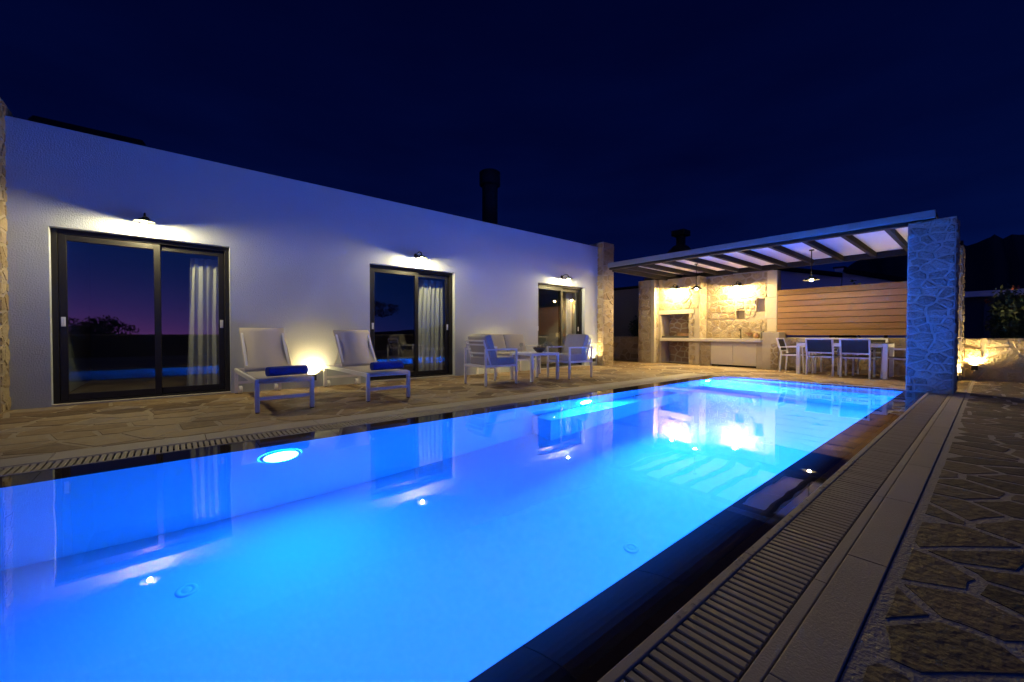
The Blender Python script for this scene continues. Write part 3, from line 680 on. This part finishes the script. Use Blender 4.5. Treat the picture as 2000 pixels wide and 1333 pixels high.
# ---------------------------------------------------------------- loungers
def lounger(loc, hinge, top, label):
    r = empty('sun_lounger', loc, 0, label, 'sun lounger', 'sun loungers by the pool')
    W = .62; Lg = 2.04; s = .045; hw = W/2
    for sx in (-1, 1):
        for y in (s/2, Lg-s/2): MB().box(sx*(hw-s/2)-s/2, sx*(hw-s/2)+s/2, y-s/2, y+s/2, 0.012, .385).build('leg', 'white_metal', r, bevel=.004)
        for y in (s/2, Lg-s/2): MB().box(sx*(hw-s/2)-s/2+.004, sx*(hw-s/2)+s/2-.004, y-s/2+.004, y+s/2-.004, 0.003, .0115).build('foot', 'black_metal', r)
        MB().box(sx*(hw-.0175)-.0175, sx*(hw-.0175)+.0175, s+.001, Lg-s-.001, .33, .382).build('side_rail', 'white_metal', r, bevel=.004)
    for y in (s/2, Lg-s/2): MB().box(-hw+s+.001, hw-s-.001, y-.018, y+.018, .335, .383).build('end_rail', 'white_metal', r, bevel=.004)
    MB().box(-hw+s+.001, hw-s-.001, .006, .036, .145, .185).build('stretcher', 'white_metal', r, bevel=.004)
    MB().box(-hw+s+.001, hw-s-.001, Lg-.036, Lg-.006, .145, .185).build('stretcher', 'white_metal', r, bevel=.004)
    for sx in (-1, 1): MB().lathe([(.001, -.022), (.05, -.022), (.055, -.016), (.055, .016), (.05, .022), (.001, .022)], (sx*(hw-.075), Lg-.02, .059), 18, 'x').build('wheel', 'white_plastic', r, smooth=False)
    # seat sling with a slight sag, wrapped over the front rail
    sl = MB(); n = 14
    pr_ = [(-.002, .345), (-.006, .375), (.004, .392)]+[(.02+(hinge-.02)*k/n, .392-.018*math.sin(math.pi*k/n)) for k in range(n+1)]
    for k, (y, z) in enumerate(pr_):
        for x in (-hw+.036, hw-.036): sl.v.append((x, y, z))
    for k in range(len(pr_)-1): sl.f.append((2*k, 2*k+1, 2*k+3, 2*k+2))
    o = sl.build('seat_sling', 'sling', r, smooth=True); md = o.modifiers.new('t', 'SOLIDIFY'); md.thickness = .006; md.offset = 1
    # raised backrest
    a, bq = Vector((0, hinge, .395)), Vector((0, hinge+top[0], top[1])); d = (bq-a).normalized(); nrm = Vector((0, -d.z, d.y))
    for sx in (-1, 1):
        MB().bar(a+Vector((sx*(hw-.055), 0, 0)), bq+Vector((sx*(hw-.055), 0, 0)), .03, .035, nrm).build('back_rail', 'white_metal', r, bevel=.004)
        MB().bar(a+d*.42+Vector((sx*(hw-.09), .02, -.02)), (sx*(hw-.09), hinge+.62, .36), .015, .02).build('back_strut', 'white_metal', r)
    MB().bar(bq+Vector((-hw+.07, 0, 0)), bq+Vector((hw-.07, 0, 0)), .035, .03, nrm).build('back_rail', 'white_metal', r, bevel=.004)
    bs = MB(); n = 12; L_ = (bq-a).length
    pts = [a+d*(L_*k/n)+nrm*(.022-.022*math.sin(math.pi*k/n)) for k in range(n+1)]+[bq+d*.02+nrm*.008, bq+d*.022-nrm*.02, bq-d*.07-nrm*.026]
    for p in pts:
        for x in (-hw+.028, hw-.028): bs.v.append((x, p.y, p.z))
    for k in range(len(pts)-1): bs.f.append((2*k, 2*k+1, 2*k+3, 2*k+2))
    o = bs.build('back_sling', 'sling', r, smooth=True); md = o.modifiers.new('t', 'SOLIDIFY'); md.thickness = .006; md.offset = 0
    return r
lounger((1.0, 5.335, 0), 1.07, (.60, .975), 'white framed sun lounger with beige sling beside the largest sliding door')
lounger((2.255, 5.31, 0), 1.12, (.42, .95), 'white framed sun lounger with beige sling in front of the middle door')
def towel(loc, rz, label):
    mb = MB(); n = 64; R0 = .064; Lh = .225; nx = 14
    prof = []
    for k in range(n+1):
        a = k/n*2*math.pi*3.6; rr = .012+(R0-.012)*k/n; prof.append((rr*math.cos(a), rr*math.sin(a)))
    rt = random.Random(9)
    for i in range(nx+1):
        x = -Lh+2*Lh*i/nx; k = 1-.05*abs(2*i/nx-1)**6
        for (u, v) in prof: mb.v.append((x, u*k+.003*math.sin(i*1.3), v*k*(.93 if v < 0 else 1)))
    for i in range(nx):
        for k in range(n): a = i*(n+1)+k; mb.f.append((a, a+1, a+n+2, a+n+1))
    o = mb.build('towel', 'towel', smooth=True); o.location = loc; o.rotation_euler = (0, 0, rz)
    md = o.modifiers.new('t', 'SOLIDIFY'); md.thickness = .009; md.offset = 0
    return tag(o, label, 'towel', 'rolled blue towels')
towel((1.05, 5.52, .455), .22, 'rolled blue towel on the lounger beside the largest sliding door')
towel((2.30, 5.50, .455), .06, 'rolled blue towel on the lounger in front of the middle door')

# ---------------------------------------------------------------- lounge set
def cushion(name, parent, sx, sy, sz, M, m='cushion', puff=.02):
    """soft box sx*sy*sz centred on the origin, transformed by M"""
    bm = bmesh.new(); bmesh.ops.create_cube(bm, size=1); bmesh.ops.scale(bm, vec=(sx, sy, sz), verts=bm.verts)
    bmesh.ops.subdivide_edges(bm, edges=bm.edges, cuts=5, use_grid_fill=True)
    for v in bm.verts:
        a, b_, c = 2*v.co.x/sx, 2*v.co.y/sy, 2*v.co.z/sz
        dims = sorted([(sx, 0), (sy, 1), (sz, 2)]); ax = dims[0][1]
        q = [a, b_, c]; o2 = [i for i in range(3) if i != ax]
        k = (1-q[o2[0]]**4)*(1-q[o2[1]]**4); v.co[ax] += puff*k*q[ax]
        for i in o2: v.co[i] *= 1-.012*abs(q[o2[1-o2.index(i)]])**4
    bm.transform(M); me = bpy.data.meshes.new(name); bm.to_mesh(me); bm.free()
    for p in me.polygons: p.use_smooth = True
    me.materials.append(MATS[m]); o = bpy.data.objects.new(name, me); COL.objects.link(o); o.parent = parent
    bv = o.modifiers.new('b', 'BEVEL'); bv.width = .012; bv.segments = 3; bv.limit_method = 'ANGLE'; bv.angle_limit = math.radians(50)
    return o
def armchair(loc, rz, width, nseat, name, label, cat, group):
    """local: faces +x, back at x=0, width along y centred"""
    r = empty(name, loc, rz, label, cat, group); D = .72; hw = width/2; s = .035
    for sy in (-1, 1):
        y = sy*(hw-s/2)
        for x in (s/2, D-s/2): MB().box(x-s/2, x+s/2, y-s/2, y+s/2, .012, .622).build('leg', 'white_metal', r, bevel=.003)
        for x in (s/2, D-s/2): MB().box(x-.013, x+.013, y-.013, y+.013, .003, .0115).build('foot', 'black_metal', r)
        MB().box(0, D, y-.022, y+.022, .623, .65).build('armrest', 'white_metal', r, bevel=.004)
        MB().box(s+.001, D-s-.001, y-.014, y+.014, .325, .365).build('side_rail', 'white_metal', r, bevel=.003)
        MB().bar((.16, sy*(hw-.055), .34), (.0, sy*(hw-.055), .80), .025, .025, (1, 0, 0)).build('back_post', 'white_metal', r, bevel=.003)
    for x in (.0175, D-.0175): MB().box(x-.014, x+.014, -hw+s+.001, hw-s-.001, .325, .365).build('end_rail', 'white_metal', r, bevel=.003)
    for z in (.43, .57, .72, .79):
        x = .16*(1-(z-.34)/.46); MB().bar((x, -hw+.069, z), (x, hw-.069, z), .016, .03).build('back_slat', 'white_metal', r, bevel=.003)
    for k in range(5): MB().box(.15+k*.12, .19+k*.12, -hw+s+.002, hw-s-.002, .345, .362).build('seat_slat', 'white_metal', r)
    cw = (width-.09)/nseat
    for k in range(nseat):
        y = -hw+.045+cw*(k+.5)
        cushion('seat_cushion', r, .60, cw-.008, .125, Matrix.Translation((.405, y, .43)))
        ang = math.atan2(.16, .46)
        cushion('back_cushion', r, .13, cw-.008, .50, Matrix.Translation((.175, y, .655)) @ Matrix.Rotation(-ang, 4, 'Y'))
    return r
armchair((4.05, 5.865, 0), 0, .66, 1, 'armchair', 'white slatted armchair with cushions seen from behind, left of the coffee table', 'armchair', 'white outdoor lounge seats')
armchair((6.74, 5.72, 0), math.pi, .64, 1, 'armchair', 'white armchair facing us at the right of the coffee table', 'armchair', 'white outdoor lounge seats')
armchair((5.80, 7.38, 0), -math.pi/2, 1.30, 2, 'sofa', 'white two-seat sofa with grey cushions against the house wall', 'sofa', 'white outdoor lounge seats')
ct = empty('coffee_table', (5.46, 5.82, 0), 0, 'low white coffee table between the armchairs', 'table'); s = .05; hx, hy = .37, .32
for sx in (-1, 1):
    for sy in (-1, 1):
        MB().box(sx*(hx-s/2)-s/2, sx*(hx-s/2)+s/2, sy*(hy-s/2)-s/2, sy*(hy-s/2)+s/2, .012, .548).build('leg', 'white_metal', ct, bevel=.004)
        MB().box(sx*(hx-s/2)-.018, sx*(hx-s/2)+.018, sy*(hy-s/2)-.018, sy*(hy-s/2)+.018, .003, .0115).build('foot', 'black_metal', ct)
for sy in (-1, 1): MB().box(-hx+s+.001, hx-s-.001, sy*(hy-.015)-.015, sy*(hy-.015)+.015, .50, .546).build('apron', 'white_metal', ct, bevel=.003)
for sx in (-1, 1): MB().box(sx*(hx-.015)-.015, sx*(hx-.015)+.015, -hy+s+.001, hy-s-.001, .50, .546).build('apron', 'white_metal', ct, bevel=.003)
for k in range(7): MB().box(-hx+.05+k*.0915, -hx+.05+k*.0915+.086, -hy+.032, hy-.032, .528, .545).build('top_slat', 'white_metal', ct, bevel=.002)
TZ = .5465
fb = empty('fruit_bowl', (5.50, 5.72, TZ), 0, 'dark bowl of dried decorations on the coffee table', 'bowl')
MB().lathe([(.001, .001), (.05, .001), (.09, .035), (.135, .09), (.14, .095), (.13, .088), (.08, .035), (.001, .02)], n=26).build('bowl', 'bowl', fb, smooth=True)
dl = MB(); rr = random.Random(4)
for k in range(110):
    a, q = rr.uniform(0, 6.28), .12*math.sqrt(rr.random()); c = Vector((q*math.cos(a), q*math.sin(a), .075+rr.uniform(0, .07)*(1.2-q/.12)))
    d1 = Vector((rr.uniform(-1, 1), rr.uniform(-1, 1), rr.uniform(-.4, 1))).normalized()*.022; d2 = d1.orthogonal().normalized()*.012
    dl.quad(c-d1, c+d2, c+d1, c-d2)
dl.build('dried_leaves', 'dry_leaf', fb)
def wine_glass(x, y, label):
    o = MB().lathe([(.001, .001), (.032, .001), (.03, .004), (.005, .009), (.004, .085), (.02, .1), (.036, .13), (.037, .155), (.03, .19), (.0285, .19), (.035, .155), (.034, .132), (.018, .104), (.001, .095)], (x, y, TZ), 18).build('wine_glass', 'drinking_glass', smooth=True)
    return tag(o, label, 'glass', 'glasses on the coffee table')
wine_glass(5.27, 6.0, 'single stemmed glass at the left rear of the coffee table, away from the bowl')
wine_glass(5.68, 5.74, 'stemmed glass on the coffee table nearest the bowl')
wine_glass(5.74, 5.62, 'stemmed glass at the right front corner of the coffee table')
wine_glass(5.75, 5.80, 'stemmed glass at the right rear of the coffee table')

# ---------------------------------------------------------------- dining set
dt = empty('dining_table', (11.33, 2.11, 0), 0, 'white dining table with dark top before the timber fence', 'table'); s = .07; hx, hy = .43, .77
for sx in (-1, 1):
    for sy in (-1, 1): MB().box(sx*(hx-s/2)-s/2, sx*(hx-s/2)+s/2, sy*(hy-s/2)-s/2, sy*(hy-s/2)+s/2, .003, .718).build('leg', 'white_metal', dt, bevel=.004)
for sy in (-1, 1): MB().box(-hx+s+.001, hx-s-.001, sy*(hy-.02)-.02, sy*(hy-.02)+.02, .645, .715).build('apron', 'white_metal', dt, bevel=.003)
for sx in (-1, 1): MB().box(sx*(hx-.02)-.02, sx*(hx-.02)+.02, -hy+s+.001, hy-s-.001, .645, .715).build('apron', 'white_metal', dt, bevel=.003)
MB().box(-hx+.004, hx-.004, -hy+.004, hy-.004, .720, .732).build('tabletop', 'table_dark', dt, bevel=.003)
CH0 = None
def dining_chair(loc, rz, label):
    global CH0
    if CH0 is None:
        r = empty('dining_chair', loc, rz); CH0 = r; W = .50; hw = W/2; s = .032
        for sy in (-1, 1):
            y = sy*(hw-s/2)
            MB().bar((.03, y, .003), (.06, y, .46), s, .034, (0, 1, 0)).build('leg', 'white_metal', r, bevel=.003)
            MB().bar((.061, y, .455), (-.035, y, .815), s, .034, (0, 1, 0)).build('back_post', 'white_metal', r, bevel=.003)
            MB().bar((.53, y, .003), (.49, y, .60), s, .034, (0, 1, 0)).build('leg', 'white_metal', r, bevel=.003)
            MB().bar((.02, y, .60), (.52, y, .612), .04, .022).build('armrest', 'white_metal', r, bevel=.003)
            MB().bar((.075, y, .405), (.485, y, .425), .022, .032).build('side_rail', 'white_metal', r, bevel=.003)
        for (x, z) in ((-.033, .805), (.046, .505), (.07, .415)): MB().bar((x, -hw+s+.001, z), (x, hw-s-.001, z), .026, .03).build('cross_rail', 'white_metal', r, bevel=.003)
        MB().bar((.485, -hw+s+.001, .42), (.485, hw-s-.001, .42), .026, .03).build('cross_rail', 'white_metal', r, bevel=.003)
        bp_ = MB(); bp_.bar((.042, 0, .523), (-.028, 0, .787), W-2*s-.004, .008, (1, 0, .27)); bp_.build('back_sling', 'dark_sling', r)
        MB().box(.085, .47, -hw+s+.004, hw-s-.004, .428, .440).build('seat_sling', 'dark_sling', r, bevel=.003)
    else: r = copy_tree(CH0); r.location = loc; r.rotation_euler = (0, 0, rz)
    return tag(r, label, 'chair', 'white dining chairs round the table')
dining_chair((10.80, 2.43, 0), 0, 'white dining chair with its dark back to us, left of the near pair')
dining_chair((10.80, 1.83, 0), 0, 'white dining chair with its dark back to us, right of the near pair')
dining_chair((11.93, 2.40, 0), math.pi, 'white dining chair on the fence side of the table, left of the far pair')
dining_chair((11.93, 1.72, 0), math.pi, 'white dining chair on the fence side of the table, right of the far pair')
dining_chair((11.55, 3.36, 0), -math.pi/2, 'white dining chair at the table end nearest the stone kitchen')
dining_chair((11.35, .93, 0), math.pi/2, 'white dining chair at the table end half hidden by the stone column')

# ---------------------------------------------------------------- pool lamps
for k, (x, lb) in enumerate(((.66, 'round lit underwater lamp in the pool wall, nearest, in front of the first lounger'), (4.5, 'round lit underwater lamp in the pool wall above the submerged bench'), (8.34, 'round lit underwater lamp in the pool wall nearest the outdoor kitchen'))):
    r = empty('pool_lamp', (x, PY1, -.34), 0, lb, 'pool lamp', 'underwater lamps in the pool wall')
    MB().lathe([(.125, -.03), (.15, -.022), (.155, -.002)], n=28, axis='y').build('bezel', 'white_plastic', r, smooth=True)
    MB().lathe([(.001, -.034), (.08, -.032), (.124, -.026)], n=28, axis='y').build('lit_lens', 'pool_led_weak' if k == 0 else 'pool_led', r, smooth=True)

# ground spots at the right
uplight((11.70, .46, .02), -math.pi/2, 'small black uplight on the paving in front of the rear stone column', 'uplight_hot')
uplight((12.205, .22, .20), -math.pi/2, 'small black uplight fixed to the low wall, right of the stone columns', 'uplight_hot')

# ================================================================ BACKGROUND
def foliage(mb, c, R, n, size, rnd, shell=.55):
    for k in range(n):
        d = Vector((rnd.gauss(0, 1), rnd.gauss(0, 1), rnd.gauss(0, 1))).normalized()*(shell+(1-shell)*rnd.random())
        p = Vector(c)+Vector((d.x*R[0], d.y*R[1], d.z*R[2]))
        a = Vector((rnd.uniform(-1, 1), rnd.uniform(-1, 1), rnd.uniform(-1, 1))).normalized(); b_ = a.orthogonal().normalized()
        s = size*rnd.uniform(.6, 1.4); mb.quad(p-a*s, p+b_*s*.5, p+a*s, p-b_*s*.5)
def tree(name, loc, h, R, label, seed, n=1500, leaf=.10, group='dark trees around the villa'):
    rnd = random.Random(seed); r = empty(name, loc, rnd.uniform(0, 6), label, 'tree', group)
    tr = MB(); tr.tube([(0, 0, -.1), (.05, 0, h*.3), (-.05, .05, h*.6), (0, 0, h*.8)], [h*.05, h*.04, h*.028, h*.012], 8)
    cr = MB()
    for k in range(9):
        a = k*2.4; q = R*(.25+.5*rnd.random()); c = (q*math.cos(a), q*math.sin(a), h*rnd.uniform(.5, .88))
        tr.tube([(0, 0, h*rnd.uniform(.25, .5)), (c[0]*.5, c[1]*.5, c[2]*.8), c], [h*.02, h*.014, h*.006], 6)
        foliage(cr, c, (R*.48, R*.48, h*.17), n//9, leaf, rnd)
    tr.build('trunk', 'bark', r); cr.build('crown', 'leaf', r)
    return r
# rose bushes behind the low wall
def rose(loc, h, wd, label, seed, nf):
    rnd = random.Random(seed); r = empty('rose_bush', loc, 0, label, 'bush', 'rose bushes behind the low wall')
    st = MB(); cr = MB()
    for k in range(9):
        a = rnd.uniform(0, 6.28); e = Vector((math.cos(a)*wd*rnd.random(), math.sin(a)*wd*rnd.random(), h*rnd.uniform(.6, 1)))
        st.tube([(0, 0, 0), tuple(e*.5+Vector((0, 0, h*.1))), tuple(e)], [.018, .012, .005], 5)
        foliage(cr, e*.85, (wd*.45, wd*.5, h*.22), 230, .045, rnd, .2); foliage(cr, e*.5, (wd*.5, wd*.6, h*.3), 120, .045, rnd, .2)
    st.build('stem', 'bark', r); cr.build('foliage', 'leaf', r)
    for k in range(nf):
        a = rnd.uniform(0, 6.28); fl_ = MB(); c = (math.cos(a)*wd*rnd.random()-.1, math.sin(a)*wd*.9, h*rnd.uniform(.65, 1.0)); foliage(fl_, c, (.05, .05, .045), 22, .032, rnd, .4); fl_.build('flower', 'petal', r)
rose((12.95, -.30, -.1), 1.95, .5, 'rose bush with a few orange blooms behind the low wall, right of the columns', 3, 5)
rose((13.0, -1.1, -.1), 1.75, .5, 'leafy rose bush behind the low wall at the right edge of the view', 8, 3)
rose((12.85, 2.35, -.1), 2.25, .35, 'thin rose bush poking above the timber fence', 5, 2)
rose((12.9, 8.2, -.1), 1.6, .4, 'dim rose bush behind the low wall beside the stone house pillar', 6, 2)
tree('olive_tree', (2.9, -10.5, -.1), 2.0, 1.5, 'small dark tree standing opposite the house, seen only in the glass', 2)
tree('olive_tree', (-2.7, -9.5, -.1), 1.9, 1.3, 'low dark tree reflected in the largest sliding door', 4, 2600, .06)
tree('olive_tree', (7.2, -12, -.1), 3.2, 2.6, 'dark tree reflected in the middle sliding door', 6)
tree('olive_tree', (9.6, -13, -.1), 3.4, 2.6, 'dark broad tree opposite the house, behind the garden wall', 7)
# wall opposite the house
ow_ = empty('garden_wall', (0, -7.2, 0), 0, 'low plastered garden wall opposite the house, seen in the glass', 'wall')
MB().box(-9, 12.2, -.12, .12, -.1, .85).build('wall', 'ground_soil', ow_); MB().box(-9, 12.2, -.15, .15, .852, .90).build('coping', 'slab', ow_, bevel=.006)

# neighbouring buildings in the dusk
def nb(x, y, label): return empty('neighbour_house', (x, y, -.1), 0, label, 'house', 'neighbouring houses')
def prism(pts, depth):
    mb = MB(); k = len(pts); mb.v = [(0, y, z) for y, z in pts]+[(depth, y, z) for y, z in pts]
    mb.f = [tuple(range(k))[::-1], tuple(range(k, 2*k))]+[(i, (i+1) % k, (i+1) % k+k, i+k) for i in range(k)]; return mb
n1 = nb(21, 4.0, 'white neighbouring house with sloping roofline seen above the timber fence')
prism([(.02, 0), (4.2, 0), (4.2, 4.4), (.02, 3.36)], 5).build('wall', 'neighbour_white', n1)
prism([(-2.6, 0), (-.02, 0), (-.02, 3.54), (-2.6, 2.7)], 4).build('wing_wall', 'neighbour_white', n1)
rfm = MB(); rfm.bar((2.4, 4.4, 4.56), (2.4, .0, 3.46), 5.4, .14); rfm.bar((1.9, -.1, 3.62), (1.9, -2.8, 2.74), 4.4, .14); rfm.build('roof', 'roofing', n1)
MB().box(.3, .7, .0, .3, 3.5, 3.78).build('chimney', 'neighbour_white', n1); MB().box(.25, .75, -.05, .35, 3.782, 3.84).build('chimney_cap', 'roofing', n1)
n2 = nb(21, -1.0, 'low neighbouring house with pale roof edge behind the rose bushes at the right')
MB().box(0, 6, -4.6, 1.9, 0, 2.28).build('wall', 'quoin_dark', n2); MB().box(-.3, 6.3, -4.8, 2.1, 2.282, 2.47).build('roof', 'neighbour_white', n2)
for k in range(3): MB().box(-.03, -.002, -3.2+k*1.7, -2.2+k*1.7, .9, 2.0).build('window', 'table_dark', n2)
n3 = nb(14.6, 10.3, 'dark stone house behind the pergola, between house pillar and kitchen')
MB().box(0, 5, -2.9, 3, 0, 2.9).build('wall', 'column_stone', n3); MB().box(-.1, 5.1, -3.0, 3.1, 2.902, 3.0).build('roof', 'roofing', n3)
MB().box(-.03, -.002, -1.9, -1.0, 1.1, 2.3).build('window', 'table_dark', n3)
# chimney of the barbecue behind the pergola
bc = empty('barbecue_chimney', (12.9, 6.68, 0), 0, 'dark chimney with flat cap rising behind the pergola roof', 'chimney')
MB().box(-.26, .26, -.4, .4, 0, 3.45).build('shaft', 'quoin', bc)
fr_ = MB(); fr_.v = [(-.32, -.52, 3.452), (.32, -.52, 3.452), (.32, .52, 3.452), (-.32, .52, 3.452), (-.16, -.15, 3.85), (.16, -.15, 3.85), (.16, .15, 3.85), (-.16, .15, 3.85)]
fr_.f = [(0, 1, 5, 4), (1, 2, 6, 5), (2, 3, 7, 6), (3, 0, 4, 7), (4, 5, 6, 7), (3, 2, 1, 0)]; fr_.build('hood', 'roofing', bc)
MB().tube([(0, 0, 3.85), (0, 0, 4.16)], .145, 16).build('flue', 'black_metal', bc); MB().box(-.22, .22, -.22, .22, 4.162, 4.34).build('flue_cap', 'black_metal', bc, bevel=.01)
# hills: dark ridge on the right and beyond
hm = MB(); rr = random.Random(2); nA = 720; rows = [(60, 0), (90, .45), (130, .88), (150, 1.0), (230, .5), (320, 0)]
def ridge(a):   # a in degrees from +x toward +y
    e = 1/(1+math.exp((a-15)/2.2))*1/(1+math.exp((-a-48)/4))
    hgt = 3+1.2*math.sin(a*.13+1)+e*(19.3+.8*math.sin(a*.8+2.2)+.4*math.sin(a*2.1+.6))
    if not -75 < a < 100: hgt = 1.0+.5*math.sin(a*.3)
    return max(.5, hgt)
for (rad, k) in rows:
    for i in range(nA+1):
        a = -180+360*i/nA; rg = ridge(a); j = rr.uniform(-.04, .05)*rg if 0 < k else 0
        hm.v.append((rad*math.cos(math.radians(a)), rad*math.sin(math.radians(a)), -.1+k*rg+k*j))
for q in range(len(rows)-1):
    for i in range(nA): a = q*(nA+1)+i; hm.f.append((a, a+1, a+nA+2, a+nA+1))
tag(hm.build('hill', 'hill_soil', smooth=True), kind='structure')
